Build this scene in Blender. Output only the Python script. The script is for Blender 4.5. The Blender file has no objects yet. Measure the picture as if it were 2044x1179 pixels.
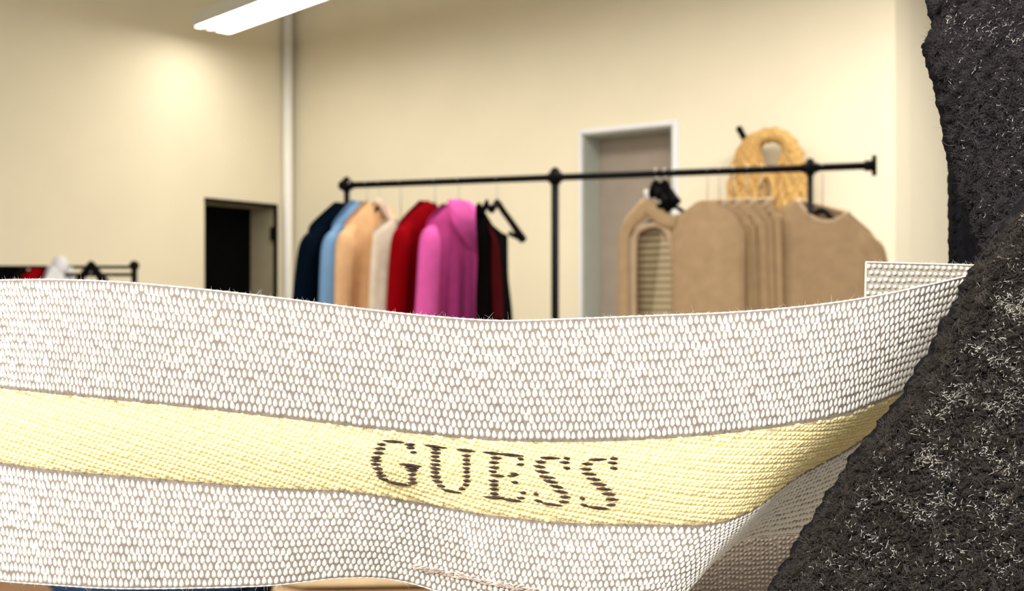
import bpy, math, random
import numpy as np
from mathutils import Vector

random.seed(7)
rng = np.random.default_rng(11)
scn = bpy.context.scene
COL = scn.collection
W, H, F, CAMZ = 2044, 1179, 2100.0, 1.35
PI = math.pi


def P(px, py, d):
    """a point at depth d (metres in front of the viewpoint) on the ray of a photo pixel"""
    return np.array([(px - W / 2) / F * d, d, CAMZ + (H / 2 - py) / F * d])


def PA(px, py, d):
    px, py, d = np.broadcast_arrays(np.asarray(px, float), np.asarray(py, float), np.asarray(d, float))
    return np.stack([(px - W / 2) / F * d, d, CAMZ + (H / 2 - py) / F * d], -1)


# ------------------------------------------------------------------ materials
def mat(name, col, rough=0.8, metal=0.0, var=0.0, scale=40.0, bump=0.0, bscale=200.0, sheen=0.0, emit=None, estr=0.0,
        spec=0.3, stripes=None):
    m = bpy.data.materials.new(name)
    m.use_nodes = True
    nt = m.node_tree
    b = nt.nodes['Principled BSDF']
    b.inputs['Base Color'].default_value = (*col, 1)
    b.inputs['Roughness'].default_value = rough
    b.inputs['Metallic'].default_value = metal
    b.inputs['Specular IOR Level'].default_value = spec
    if sheen:
        b.inputs['Sheen Weight'].default_value = sheen
        b.inputs['Sheen Roughness'].default_value = 0.5
    tc = nt.nodes.new('ShaderNodeTexCoord')
    if var:
        n = nt.nodes.new('ShaderNodeTexNoise')
        n.inputs['Scale'].default_value = scale
        n.inputs['Detail'].default_value = 4
        nt.links.new(tc.outputs['Object'], n.inputs['Vector'])
        r = nt.nodes.new('ShaderNodeValToRGB')
        r.color_ramp.elements[0].position = 0.3
        r.color_ramp.elements[1].position = 0.7
        r.color_ramp.elements[0].color = (*[max(0, c * (1 - var)) for c in col], 1)
        r.color_ramp.elements[1].color = (*[min(1, c * (1 + var)) for c in col], 1)
        nt.links.new(n.outputs['Fac'], r.inputs['Fac'])
        nt.links.new(r.outputs['Color'], b.inputs['Base Color'])
    if stripes:
        c2, freq = stripes
        sx = nt.nodes.new('ShaderNodeSeparateXYZ')
        nt.links.new(tc.outputs['Object'], sx.inputs[0])
        mu = nt.nodes.new('ShaderNodeMath'); mu.operation = 'MULTIPLY'; mu.inputs[1].default_value = freq * 2 * PI
        nt.links.new(sx.outputs['Z'], mu.inputs[0])
        sn = nt.nodes.new('ShaderNodeMath'); sn.operation = 'SINE'
        nt.links.new(mu.outputs[0], sn.inputs[0])
        mp = nt.nodes.new('ShaderNodeMapRange')
        mp.inputs['From Min'].default_value = -0.6; mp.inputs['From Max'].default_value = 0.6
        nt.links.new(sn.outputs[0], mp.inputs['Value'])
        mx = nt.nodes.new('ShaderNodeMix'); mx.data_type = 'RGBA'
        mx.inputs['A'].default_value = (*col, 1); mx.inputs['B'].default_value = (*c2, 1)
        nt.links.new(mp.outputs['Result'], mx.inputs['Factor'])
        nt.links.new(mx.outputs['Result'], b.inputs['Base Color'])
    if bump:
        n2 = nt.nodes.new('ShaderNodeTexNoise')
        n2.inputs['Scale'].default_value = bscale
        n2.inputs['Detail'].default_value = 3
        nt.links.new(tc.outputs['Object'], n2.inputs['Vector'])
        bp = nt.nodes.new('ShaderNodeBump')
        bp.inputs['Strength'].default_value = bump
        bp.inputs['Distance'].default_value = 0.01
        nt.links.new(n2.outputs['Fac'], bp.inputs['Height'])
        nt.links.new(bp.outputs['Normal'], b.inputs['Normal'])
    if emit:
        b.inputs['Emission Color'].default_value = (*emit, 1)
        b.inputs['Emission Strength'].default_value = estr
    return m


def fabric(name, col, **k):
    k.setdefault('rough', 0.95); k.setdefault('var', 0.08); k.setdefault('scale', 25); k.setdefault('bump', 0.25)
    k.setdefault('bscale', 260); k.setdefault('spec', 0.1)
    return mat(name, col, **k)


# ------------------------------------------------------------------ mesh helpers
class MB:
    def __init__(s):
        s.v = []; s.f = []; s.n = 0

    def add(s, verts, faces):
        verts = np.asarray(verts, float).reshape(-1, 3)
        s.v.append(verts)
        o = s.n
        s.f.extend([tuple(int(i) + o for i in f) for f in faces])
        s.n += len(verts)

    def box(s, c, ax, ay, az, hx, hy, hz):
        c = np.array(c, float); ax, ay, az = [np.array(a, float) for a in (ax, ay, az)]
        vs = [c + ax * hx * i + ay * hy * j + az * hz * k for i in (-1, 1) for j in (-1, 1) for k in (-1, 1)]
        s.add(vs, [(0, 1, 3, 2), (4, 6, 7, 5), (0, 4, 5, 1), (2, 3, 7, 6), (0, 2, 6, 4), (1, 5, 7, 3)])

    def tube(s, pts, r, n=8, flat=None, cap=True):
        """round tube along pts; r number or per-point; flat=(axis, factor) squeezes it along an axis"""
        pts = np.asarray(pts, float)
        m = len(pts)
        r = np.broadcast_to(np.asarray(r, float), (m,))
        T = np.gradient(pts, axis=0)
        T /= np.linalg.norm(T, axis=1)[:, None] + 1e-12
        ref = np.array([0, 0, 1.0]) if abs(T[0][2]) < 0.8 else np.array([1.0, 0, 0])
        A = np.cross(T[0], ref); A /= np.linalg.norm(A)
        vs = []
        for i in range(m):
            A = A - T[i] * np.dot(A, T[i]); A /= np.linalg.norm(A) + 1e-12
            B = np.cross(T[i], A)
            for k in range(n):
                a = 2 * PI * k / n
                off = (A * math.cos(a) + B * math.sin(a)) * r[i]
                if flat is not None:
                    ax = np.asarray(flat[0], float)
                    off = off - ax * np.dot(off, ax) * (1 - flat[1])
                vs.append(pts[i] + off)
        fs = [(i * n + k, i * n + (k + 1) % n, (i + 1) * n + (k + 1) % n, (i + 1) * n + k) for i in range(m - 1) for k in range(n)]
        if cap:
            fs.append(tuple(range(n - 1, -1, -1)))
            fs.append(tuple((m - 1) * n + k for k in range(n)))
        s.add(vs, fs)

    def ball(s, c, r, sx=1, sy=1, sz=1, n=12, m=8):
        c = np.array(c, float)
        vs = [c + [0, 0, r * sz]]
        for j in range(1, m):
            t = PI * j / m
            for i in range(n):
                a = 2 * PI * i / n
                vs.append(c + [r * sx * math.sin(t) * math.cos(a), r * sy * math.sin(t) * math.sin(a), r * sz * math.cos(t)])
        vs.append(c - [0, 0, r * sz])
        fs = [(0, 1 + i, 1 + (i + 1) % n) for i in range(n)]
        for j in range(m - 2):
            for i in range(n):
                a = 1 + j * n + i; b = 1 + j * n + (i + 1) % n
                fs.append((a, a + n, b + n, b))
        o = 1 + (m - 2) * n
        fs += [(o + i, len(vs) - 1, o + (i + 1) % n) for i in range(n)]
        s.add(vs, fs)

    def grid(s, G, flip=False):
        G = np.asarray(G, float)
        a, b = G.shape[:2]
        fs = []
        for i in range(a - 1):
            for j in range(b - 1):
                q = (i * b + j, i * b + j + 1, (i + 1) * b + j + 1, (i + 1) * b + j)
                fs.append(q[::-1] if flip else q)
        s.add(G.reshape(-1, 3), fs)

    def build(s, name, m, parent=None, smooth=True):
        me = bpy.data.meshes.new(name)
        v = np.concatenate(s.v) if s.v else np.zeros((0, 3))
        base = np.array(parent.location) if parent is not None else None
        loc = None
        if base is None:
            loc = np.array([(v[:, 0].min() + v[:, 0].max()) / 2, (v[:, 1].min() + v[:, 1].max()) / 2, v[:, 2].min()])
            v = v - loc
        else:
            p = parent
            off = np.zeros(3)
            while p is not None:
                off += np.array(p.location); p = p.parent
            v = v - off
        me.from_pydata(v.tolist(), [], s.f)
        me.update()
        if smooth:
            me.polygons.foreach_set('use_smooth', [True] * len(me.polygons))
        me.materials.append(m)
        o = bpy.data.objects.new(name, me)
        COL.objects.link(o)
        if parent is not None:
            o.parent = parent
        else:
            o.location = loc
        return o


def tag(o, label, cat, group=None):
    o['label'] = label; o['category'] = cat
    if group: o['group'] = group
    return o


def thing(name, label, cat, loc, group=None):
    o = bpy.data.objects.new(name, None)
    o.empty_display_size = 0.05
    COL.objects.link(o)
    o.location = loc
    return tag(o, label, cat, group)


def struct(name, mb, m, parent=None, smooth=False):
    o = mb.build(name, m, parent, smooth)
    if parent is None: o['kind'] = 'structure'
    return o


def catmull(ctrl, t):
    """ctrl (K, D), t array of station numbers -> (..., D)"""
    ctrl = np.asarray(ctrl, float)
    K = len(ctrl)
    t = np.clip(np.asarray(t, float), 0, K - 1 - 1e-9)
    i = t.astype(int)
    f = (t - i)[..., None]
    p1 = ctrl[i]; p2 = ctrl[np.minimum(i + 1, K - 1)]
    p0 = np.where((i > 0)[..., None], ctrl[np.maximum(i - 1, 0)], 2 * p1 - p2)
    p3 = np.where((i + 2 < K)[..., None], ctrl[np.minimum(i + 2, K - 1)], 2 * p2 - p1)
    return 0.5 * (2 * p1 + (p2 - p0) * f + (2 * p0 - 5 * p1 + 4 * p2 - p3) * f ** 2 + (3 * p1 - p0 - 3 * p2 + p3) * f ** 3)


def nrm(a):
    return a / (np.linalg.norm(a, axis=-1, keepdims=True) + 1e-15)


def lump_template(kind, n=10, rings=(0.45, 0.8, 1.0)):
    xs, ys, hs = [0.0], [0.0], [1.0]
    for r in rings:
        for k in range(n):
            a = 2 * PI * k / n
            x, y = r * math.cos(a), r * math.sin(a)
            if kind == 'pear':
                x *= 0.84 - 0.36 * y
            elif kind == 'spindle':
                y *= (1 - abs(x) ** 1.6 * 0.55)
            xs.append(x); ys.append(y); hs.append(math.sqrt(max(0, 1 - r * r)) * 0.96 + 0.04 if r < 1 else -0.15)
    fs = [(0, 1 + k, 1 + (k + 1) % n) for k in range(n)]
    for q in range(len(rings) - 1):
        for k in range(n):
            a = 1 + q * n + k; b = 1 + q * n + (k + 1) % n
            fs.append((a, a + n, b + n, b))
    return np.array(xs), np.array(ys), np.array(hs), fs


def lumps(mb, C, U, V, N, kind='pear', n=10, rings=(0.45, 0.8, 1.0), noise=0.0):
    """raised thread loops: centre C, half-width vector U, half-height vector V, relief vector N"""
    x, y, h, fs = lump_template(kind, n, rings)
    k = len(x)
    X = np.broadcast_to(x, (len(C), k)); Y = np.broadcast_to(y, (len(C), k)); Hh = np.broadcast_to(h, (len(C), k))
    if noise:
        X = X * (1 + rng.normal(0, noise, X.shape)); Y = Y * (1 + rng.normal(0, noise, Y.shape)); Hh = Hh * (1 + rng.normal(0, noise, Hh.shape))
    v = C[:, None, :] + U[:, None, :] * X[..., None] + V[:, None, :] * Y[..., None] + N[:, None, :] * Hh[..., None]
    base = np.arange(len(C)) * k + mb.n
    for b in base.tolist():
        mb.f.extend([tuple(i + b for i in f) for f in fs])
    mb.v.append(v.reshape(-1, 3))
    mb.n += len(C) * k


def fibres(mb, roots, dirs, length, curl, r, seg=4):
    """thin curved hairs, three-sided"""
    n = len(roots)
    dirs = nrm(dirs)
    side = nrm(np.cross(dirs, rng.normal(size=(n, 3))))
    bend = side * curl[:, None]
    t = np.linspace(0, 1, seg + 1)
    pts = roots[:, None, :] + dirs[:, None, :] * (length[:, None] * t)[..., None] + bend[:, None, :] * (length[:, None] * t ** 2)[..., None]
    s1 = nrm(np.cross(dirs, side)); s2 = side
    rad = np.broadcast_to(np.asarray(r, float), (n,))[:, None] * (1 - 0.75 * t)[None, :]
    vs = []
    for k in range(3):
        a = 2 * PI * k / 3
        off = (s1 * math.cos(a) + s2 * math.sin(a))[:, None, :] * rad[..., None]
        vs.append(pts + off)
    V = np.stack(vs, 2)            # n, seg+1, 3, 3
    fs = []
    for i in range(seg):
        for k in range(3):
            fs.append((i * 3 + k, i * 3 + (k + 1) % 3, (i + 1) * 3 + (k + 1) % 3, (i + 1) * 3 + k))
    K = (seg + 1) * 3
    for b in (np.arange(n) * K + mb.n).tolist():
        mb.f.extend([tuple(q + b for q in f) for f in fs])
    mb.v.append(V.reshape(-1, 3))
    mb.n += n * K


# ------------------------------------------------------------------ materials used
M = dict(
    wall=mat('cream_paint', (0.785, 0.72, 0.56), 0.85, var=0.02, scale=3, bump=0.05, bscale=60),
    wall_dimmed=mat('cream_paint_dimmed', (0.74, 0.68, 0.54), 0.85, var=0.02, scale=3),  # cream wall again; dimmer light on that side put into the colour
    ceiling=mat('ceiling_paint', (0.72, 0.70, 0.64), 0.9, var=0.03, scale=4),
    floor=mat('floor_vinyl', (0.42, 0.36, 0.28), 0.5, var=0.1, scale=6),
    white_trim=mat('white_trim', (0.92, 0.91, 0.88), 0.5, var=0.02, scale=5),
    frame=mat('pale_frame', (0.78, 0.79, 0.82), 0.45, var=0.02, scale=5),
    reveal=mat('reveal_grey', (0.42, 0.44, 0.40), 0.6, var=0.03, scale=8),
    leaf=mat('door_leaf', (0.34, 0.285, 0.235), 0.55, var=0.06, scale=9),
    unlit_room_black=mat('unlit_room_black', (0.0025, 0.0025, 0.003), 0.8, var=0.1, scale=9, spec=0.03),  # black stands for the darkness of the unlit room
    olive=mat('olive_reveal', (0.36, 0.32, 0.22), 0.7, var=0.04, scale=9),
    black_metal=mat('black_metal', (0.004, 0.004, 0.004), 0.55, var=0.2, scale=30, spec=0.08),
    black_plastic=mat('black_plastic', (0.003, 0.003, 0.0035), 0.6, var=0.1, scale=30, spec=0.06),
    chrome=mat('bright_hook_metal', (0.55, 0.53, 0.49), 0.3, metal=0.7, var=0.03, scale=30),
    clear=mat('white_plastic', (0.80, 0.80, 0.80), 0.3, var=0.03, scale=30),
    lamp_white=mat('lamp_housing', (0.70, 0.70, 0.66), 0.5, var=0.02, scale=10),
    lamp_glow=mat('lamp_diffuser', (0.9, 0.9, 0.9), 0.5, emit=(1.0, 0.95, 0.84), estr=17.0),
    ground=mat('taupe_weft', (0.29, 0.25, 0.215), 0.9, var=0.12, scale=900, spec=0.1),
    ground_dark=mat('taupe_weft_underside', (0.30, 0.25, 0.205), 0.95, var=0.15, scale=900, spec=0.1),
    thread=mat('white_thread', (0.90, 0.88, 0.82), 0.65, var=0.05, scale=1200, spec=0.3),
    cream=mat('cream_thread', (0.92, 0.805, 0.44), 0.85, var=0.07, scale=900, spec=0.15),
    cream_ground=mat('cream_weft', (0.80, 0.66, 0.34), 0.95, var=0.08, scale=900, spec=0.1),
    letter=mat('dark_brown_thread', (0.055, 0.030, 0.030), 0.6, var=0.35, scale=1500, spec=0.3),
    yarn=mat('charcoal_yarn', (0.046, 0.039, 0.034), 0.95, var=0.5, scale=600, spec=0.15, bump=0.8, bscale=3000),
    yarn2=mat('charcoal_violet_yarn', (0.040, 0.034, 0.038), 0.95, var=0.5, scale=600, spec=0.15, bump=0.8, bscale=3000),
    yarn_black=mat('black_yarn', (0.006, 0.006, 0.008), 0.95, var=0.5, scale=500, spec=0.1),
    fuzz=mat('charcoal_fuzz', (0.10, 0.086, 0.074), 0.7, var=0.5, scale=500, spec=0.4),
    fuzz2=mat('charcoal_violet_fuzz', (0.085, 0.074, 0.082), 0.75, var=0.5, scale=500, spec=0.3),
    lurex=mat('metallic_thread', (0.95, 0.88, 0.76), 0.3, metal=0.25, var=0.25, scale=700, spec=0.6),
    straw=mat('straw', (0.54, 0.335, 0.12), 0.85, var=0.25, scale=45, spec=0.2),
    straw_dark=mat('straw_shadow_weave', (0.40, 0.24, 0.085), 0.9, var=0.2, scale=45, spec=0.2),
    wood=mat('brown_wood', (0.20, 0.10, 0.045), 0.5, var=0.25, scale=12),
)

# ------------------------------------------------------------------ the room
E1 = np.array([-0.825, 0.565, 0.0]); E1 /= np.linalg.norm(E1)      # along the door wall, away from the camera (leftwards)
E2 = np.array([E1[1], -E1[0], 0.0])                                # out of the room through the door wall
CORNER = np.array([-1.64, 7.81, 0.0])
CEIL = 3.75
UP = np.array([0, 0, 1.0])


def wall_mesh(p0, along, out, length, th, height, opening=None):
    """a wall of real thickness standing outside the line p0 + along*s, with one door opening (s0, s1, top)"""
    mb = MB()
    def blk(a, b, z0, z1):
        c = p0 + along * (a + b) / 2 + out * th / 2 + UP * (z0 + z1) / 2
        mb.box(c, along, out, UP, (b - a) / 2, th / 2, (z1 - z0) / 2)
    if opening:
        a, b, top = opening
        blk(0, a, 0, height); blk(b, length, 0, height); blk(a, b, top, height)
    else:
        blk(0, length, 0, height)
    return mb


# back wall (with the grey door): from the corner towards the right, nearer
BACK_LEN = 4.35
DOOR_A = (np.array([0.0664 * 6.40, 6.40, 0]) - CORNER) @ (-E1)
DA0, DA1, DAT = DOOR_A, DOOR_A + 0.615, 2.335
struct('wall_back', wall_mesh(CORNER, -E1, E2, BACK_LEN, 0.30, CEIL, (DA0, DA1, DAT)), M['wall'])
# left wall (with the dark doorway): from the corner towards the camera
LEFT_DIR = -E2
LA0, LA1, LAT = 0.155, 0.80, 2.005
struct('wall_left', wall_mesh(CORNER, LEFT_DIR, E1, 13.0, 0.30, CEIL, (LA0, LA1, LAT)), M['wall'])
# right wall: turns the outer corner and runs away from the camera
RC = CORNER - E1 * BACK_LEN
struct('wall_right', wall_mesh(RC + E2 * 0.30, E2, E1, 6.0, 0.30, CEIL), M['wall_dimmed'])
mb = MB(); mb.box((1.0, 3.5, -0.05), (1, 0, 0), (0, 1, 0), UP, 9, 9, 0.05); struct('floor', mb, M['floor'])
mb = MB(); mb.box((1.0, 5.0, CEIL + 0.05), (1, 0, 0), (0, 1, 0), UP, 9, 7.5, 0.05); struct('ceiling', mb, M['ceiling'])
# the white pipe casing in the corner
mb = MB()
c = CORNER - E2 * 0.075 - E1 * 0.045
mb.tube([c + UP * 0.0, c + UP * CEIL], 0.036, 16)
struct('trim_1', mb, M['white_trim'], smooth=True)

# grey door: pale casing, grey reveal, brown-grey leaf set deep in the wall
mb = MB()
def dp(s, o, z): return CORNER - E1 * s + E2 * o + UP * z
def dbox(mb, s0, s1, o0, o1, z0, z1, P0=None):
    mb.box(dp((s0 + s1) / 2, (o0 + o1) / 2, (z0 + z1) / 2), -E1, E2, UP, (s1 - s0) / 2, (o1 - o0) / 2, (z1 - z0) / 2)
dbox(mb, DA0 + 0.016, DA1 - 0.016, 0.20, 0.24, 0.005, DAT - 0.016)
door = struct('door_1', mb, M['leaf'])
mb = MB()
dbox(mb, DA0 - 0.014, DA0 + 0.004, -0.012, 0.004, 0, DAT + 0.022)
dbox(mb, DA1 - 0.004, DA1 + 0.034, -0.012, 0.004, 0, DAT + 0.022)
dbox(mb, DA0, DA1, -0.012, 0.004, DAT - 0.004, DAT + 0.022)
struct('casing', mb, M['frame'], door)
mb = MB()
dbox(mb, DA0, DA0 + 0.015, 0.0, 0.28, 0, DAT)
dbox(mb, DA1 - 0.015, DA1, 0.0, 0.28, 0, DAT)
dbox(mb, DA0, DA1, 0.0, 0.28, DAT - 0.015, DAT)
struct('jamb', mb, M['reveal'], door)
mb = MB()
hp = dp(DA0 + 0.09, 0.19, 1.05); mb.tube([hp + E2 * 0.01, hp - E2 * 0.05], 0.010); mb.tube([hp - E2 * 0.045, hp - E2 * 0.045 - E1 * 0.11], 0.009)
struct('door_handle', mb, M['chrome'], door, True)

# dark doorway in the left wall
def lp(s, o, z): return CORNER + LEFT_DIR * s + E1 * o + UP * z
def lbox(mb, s0, s1, o0, o1, z0, z1):
    mb.box(lp((s0 + s1) / 2, (o0 + o1) / 2, (z0 + z1) / 2), LEFT_DIR, E1, UP, (s1 - s0) / 2, (o1 - o0) / 2, (z1 - z0) / 2)
mb = MB(); lbox(mb, LA0 + 0.012, LA1 - 0.012, 0.25, 0.29, 0.005, LAT - 0.012)
dark_opening = struct('doorway_dark', mb, M['unlit_room_black'])  # black sheet in place of the dark room behind the doorway
mb = MB(); lbox(mb, LA0, LA0 + 0.012, 0.01, 0.25, 0, LAT); lbox(mb, LA0, LA1, 0.01, 0.25, LAT - 0.012, LAT); lbox(mb, LA1 - 0.012, LA1, 0.01, 0.25, 0, LAT)
struct('jamb', mb, M['olive'], dark_opening)
mb = MB(); lbox(mb, LA0 - 0.012, LA0 + 0.012, -0.012, 0.012, 0, LAT + 0.01); lbox(mb, LA0, LA1, -0.012, 0.010, LAT - 0.018, LAT + 0.01)
struct('edge_strip', mb, M['black_metal'], dark_opening)
mb = MB()
for z in (1.80, 0.3): lbox(mb, LA0 + 0.008, LA0 + 0.035, 0.0, 0.02, z - 0.05, z + 0.05)
struct('hinge', mb, M['black_metal'], dark_opening)

# ceiling luminaire
LD = np.array([0.696, -0.718, 0.0]); LD /= np.linalg.norm(LD)
LP_ = np.array([-LD[1], LD[0], 0.0])
LEND = P(425, 57, 6.85); LLEN = 3.3
lamp = thing('ceiling_light', 'long fluorescent ceiling light hanging near the wall corner', 'ceiling light', tuple(LEND + UP * 0.0))
lc = LEND + LD * LLEN / 2
mb = MB()
mb.box(lc + UP * 0.075, LD, LP_, UP, LLEN / 2 + 0.03, 0.125, 0.012)
for sgn in (-1, 1): mb.box(lc + UP * 0.036 + LP_ * sgn * 0.129, LD, LP_, UP, LLEN / 2 + 0.03, 0.005, 0.045)
mb.box(lc + UP * 0.036, LD, LP_, UP, LLEN / 2, 0.008, 0.040)
mb.build('housing', M['lamp_white'], lamp, False)
for k, sgn in enumerate((-1, 1)):
    mb = MB(); mb.box(lc + UP * 0.025 + LP_ * sgn * 0.067, LD, LP_, UP, LLEN / 2 - 0.004, 0.052, 0.026)
    mb.build('diffuser', M['lamp_glow'], lamp, False)
for e in (0, 1):
    mb = MB(); mb.box(LEND + LD * (LLEN * e + (0.022 if e else -0.022)) + UP * 0.036, LD, LP_, UP, 0.010, 0.125, 0.044)
    for sg in (-1, 0.1): mb.box(LEND + LD * (LLEN * e + (-0.02 if e else 0.02)) + UP * -0.004 + LP_ * sg * 0.06, LD, LP_, UP, 0.03, 0.016, 0.006)
    mb.build('end_cap', M['lamp_white'], lamp, False)
for e in (0.2, 0.8):
    q = LEND + LD * LLEN * e + UP * 0.08
    mb = MB(); mb.tube([q, np.array([q[0], q[1], CEIL])], 0.004, 6); mb.build('suspension_rod', M['lamp_white'], lamp)

# ------------------------------------------------------------------ the main clothes rack
DL, DR = 4.0, 3.385
RL, RR = P(685, 370, DL), P(1745, 330, DR)
RZ = (RL[2] + RR[2]) / 2
RL[2] = RR[2] = RZ
RV = RR - RL


def rail_at(px):
    k = (px - W / 2) / F
    # (RL.x + t RV.x) = k (RL.y + t RV.y)
    t = (k * RL[1] - RL[0]) / (RV[0] - k * RV[1])
    return RL + RV * t


rack = thing('clothes_rack', 'long black pipe clothes rack carrying knitwear before the cream wall', 'clothes rack', (float((RL[0] + RR[0]) / 2), float((RL[1] + RR[1]) / 2), 0))
mb = MB(); mb.tube([RL, RR], 0.0122, 14); mb.build('rail', M['black_metal'], rack)
ev = RV / np.linalg.norm(RV); nv = np.array([-ev[1], ev[0], 0])
for px, r in ((692, 0.0105), (1108, 0.0140), (1617, 0.0095)):
    q = rail_at(px)
    mb = MB(); mb.tube([q, np.array([q[0], q[1], 0.03])], r, 14)
    mb.build('post', M['black_metal'], rack)
    mb = MB(); mb.tube([q + UP * -0.024, q + UP * 0.024], r + 0.0055, 14); mb.ball(q + UP * 0.020, r + 0.003)
    mb.tube([q - ev * 0.026, q + ev * 0.026], 0.0165, 14)
    mb.build('pipe_fitting', M['black_metal'], rack)
    mb = MB(); g = np.array([q[0], q[1], 0.03]); mb.tube([g - nv * 0.28, g + nv * 0.28], 0.014, 12); mb.ball(g - nv * 0.28 - UP * 0.008, 0.022); mb.ball(g + nv * 0.28 - UP * 0.008, 0.022)
    mb.build('foot', M['black_metal'], rack)
mb = MB(); mb.tube([RR - ev * 0.008, RR + ev * 0.008], 0.034, 20); mb.tube([RR - ev * 0.03, RR], 0.018, 14)
mb.build('end_flange', M['black_metal'], rack)
mb = MB(); mb.ball(RL, 0.020); mb.build('end_cap', M['black_metal'], rack)


# ------------------------------------------------------------------ garments
def gdir(a):
    a = np.array([a[0], a[1], 0.0]); return a / np.linalg.norm(a)


def gpos(o, Ta, Tb, a, n_off, z):
    """point of a hanging garment: a across (negative = first half), n_off out of its face, z up from the neck"""
    b = 0.035
    w = 0.5 + 0.5 * np.tanh(a / b)
    A = a[..., None] * (Ta * (1 - w)[..., None] + Tb * w[..., None])
    T = Ta * (1 - w)[..., None] + Tb * w[..., None]
    T = nrm(T)
    N = np.stack([T[..., 1], -T[..., 0], np.zeros_like(a)], -1)
    return o + A + N * n_off[..., None] + UP * z[..., None]


def torso(o, Ta, Tb, Wa, Wb, neck=0.075, dip=0.05, dropa=0.10, dropb=0.10, length=0.68, th=0.035, flare=0.12, fold=0.008, ff=5.0, ph=0.0, cols=44, rows=30, back_dip=0.0, tilt=0.0):
    mb = MB()
    s = np.linspace(-1, 1, cols)
    q = np.linspace(0, 1, rows) ** 1.3
    S, Q = np.meshgrid(s, q, indexing='ij')
    for face in (1, -1):
        Wh = np.where(S < 0, Wa, Wb); drop = np.where(S < 0, dropa, dropb)
        a0 = np.abs(S) * Wh
        k = np.clip((a0 - neck) / (Wh - neck + 1e-6), 0, 1)
        zt = -drop * (0.9 * k + 0.1 * k ** 8)
        dd = dip if face > 0 else back_dip
        zt = np.where(a0 < neck, -dd * (1 - (a0 / neck) ** 2), zt)
        z = zt * (1 - Q) + (-length) * Q
        a = S * Wh * (1 + flare * (-z))
        z = z - tilt * a * (1 - Q)
        prof = np.sqrt(np.clip(1 - S ** 2, 0, 1)) ** 0.8
        rise = np.clip(Q * 6, 0, 1) ** 0.6 * 0.5 + 0.5
        fo = fold * np.sin(ff * S * PI + ph + 1.3 * Q) * np.clip((Q - 0.08) * 3, 0, 1) + 0.6 * fold * np.sin(ff * 1.9 * S + 2 * ph - 2 * Q) * Q
        off = face * th * prof * rise + fo * prof ** 0.3
        mb.grid(gpos(o, Ta, Tb, a, off, z), flip=(face < 0))
    return mb


def sleeve(o, Ta, Tb, a_sh, z_sh, length=0.56, r0=0.055, r1=0.04, out=0.02, fwd=0.0, flat=0.65):
    sg = np.sign(a_sh)
    e = r0 * 0.55
    ctl = [(a_sh * 0.52, z_sh * 0.52 - e), (a_sh * 0.78, z_sh * 0.78 - e), (a_sh - sg * e * 0.75, z_sh - e * 1.25), (a_sh - sg * e * 0.25 + sg * out * 0.12, z_sh - e * 2.6), (a_sh + sg * out * 0.35, z_sh - length * 0.40), (a_sh + sg * out * 0.7, z_sh - length * 0.70), (a_sh + sg * out, z_sh - length)]
    q = np.linspace(0, 6, 30)
    c = catmull(ctl, q)
    a, z = c[:, 0], c[:, 1]
    t = q / 6
    n_off = fwd * np.clip((t - 0.3) / 0.7, 0, 1) + 0.004 * np.sin(6 * t)
    r = np.interp(q, [0, 1, 2, 3, 6], [r0 * 0.40, r0 * 0.62, r0 * 0.86, r0, r1]) + 0.0015 * np.sin(14 * t + a_sh * 30)
    pts = gpos(o, Ta, Tb, a, n_off, z)
    T = Ta if sg < 0 else Tb
    N = np.array([T[1], -T[0], 0])
    mb = MB(); mb.tube(pts, r, 14, flat=(N, flat))
    return mb


def neck_rib(o, Ta, Tb, neck=0.075, dip=0.05, r=0.008, th=0.02, back=True, tilt=0.0):
    mb = MB()
    t = np.linspace(-1, 1, 22)
    a = t * neck
    mb.tube(gpos(o, Ta, Tb, a, th * np.sqrt(np.clip(1 - t ** 2, 0, 1)), -dip * (1 - t ** 2) - tilt * a), r, 8)
    if back:
        mb.tube(gpos(o, Ta, Tb, a, -th * np.sqrt(np.clip(1 - t ** 2, 0, 1)), -tilt * a), r, 8)
    return mb


def hanger(hook_px, apex, Ta, Tb, Wh, drop, label, body=None, thick=0.007, bar=False, hook=None, group='hangers on the long clothes rack', hang=None, tilt=0.0, Wn=None):
    q = rail_at(hook_px) if hang is None else hang
    h = thing('clothes_hanger', label, 'hanger', (float(apex[0]), float(apex[1]), float(apex[2] - drop)), group)
    t = np.linspace(-1, 1, 25)
    a = t * Wh
    if Wn: a = np.where(t < 0, t * Wn, t * Wh)
    z = -drop * (np.abs(a) / Wh) ** 1.25 + 0.012 * np.exp(-(t / 0.16) ** 2) - tilt * a
    mb = MB(); mb.tube(gpos(apex, Ta, Tb, a, 0 * a, z), thick * (1 + 0.45 * np.abs(t) ** 4), 10)
    if bar:
        mb.tube(gpos(apex, Ta, Tb, a * 0.97, 0 * a, -drop * 0.98 - 0.012 * (1 - t ** 2)), thick * 0.75, 8)
    mb.build('hanger_body', body or M['black_plastic'], h)
    top = q + UP * 0.0
    R = 0.0175
    pts = [np.array([apex[0], apex[1], apex[2] + 0.01]), np.array([q[0], q[1], RZ - 0.045 if hang is None else q[2] - 0.045])]
    dirn = nv if hang is None else np.array([0, 1.0, 0])
    for k in range(11):
        th = -0.5 * PI + (k / 10) * 1.42 * PI
        pts.append(top + dirn * (R * math.cos(th)) * 1.0 + UP * (R * math.sin(th)))
    mb = MB(); mb.tube(pts, 0.0017, 6); mb.build('hook', hook or M['chrome'], h)
    return h


def apex_on(px, py):
    q = rail_at(px)
    d = q[1]
    return np.array([q[0], d, CAMZ + (H / 2 - py) / F * d])


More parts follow.
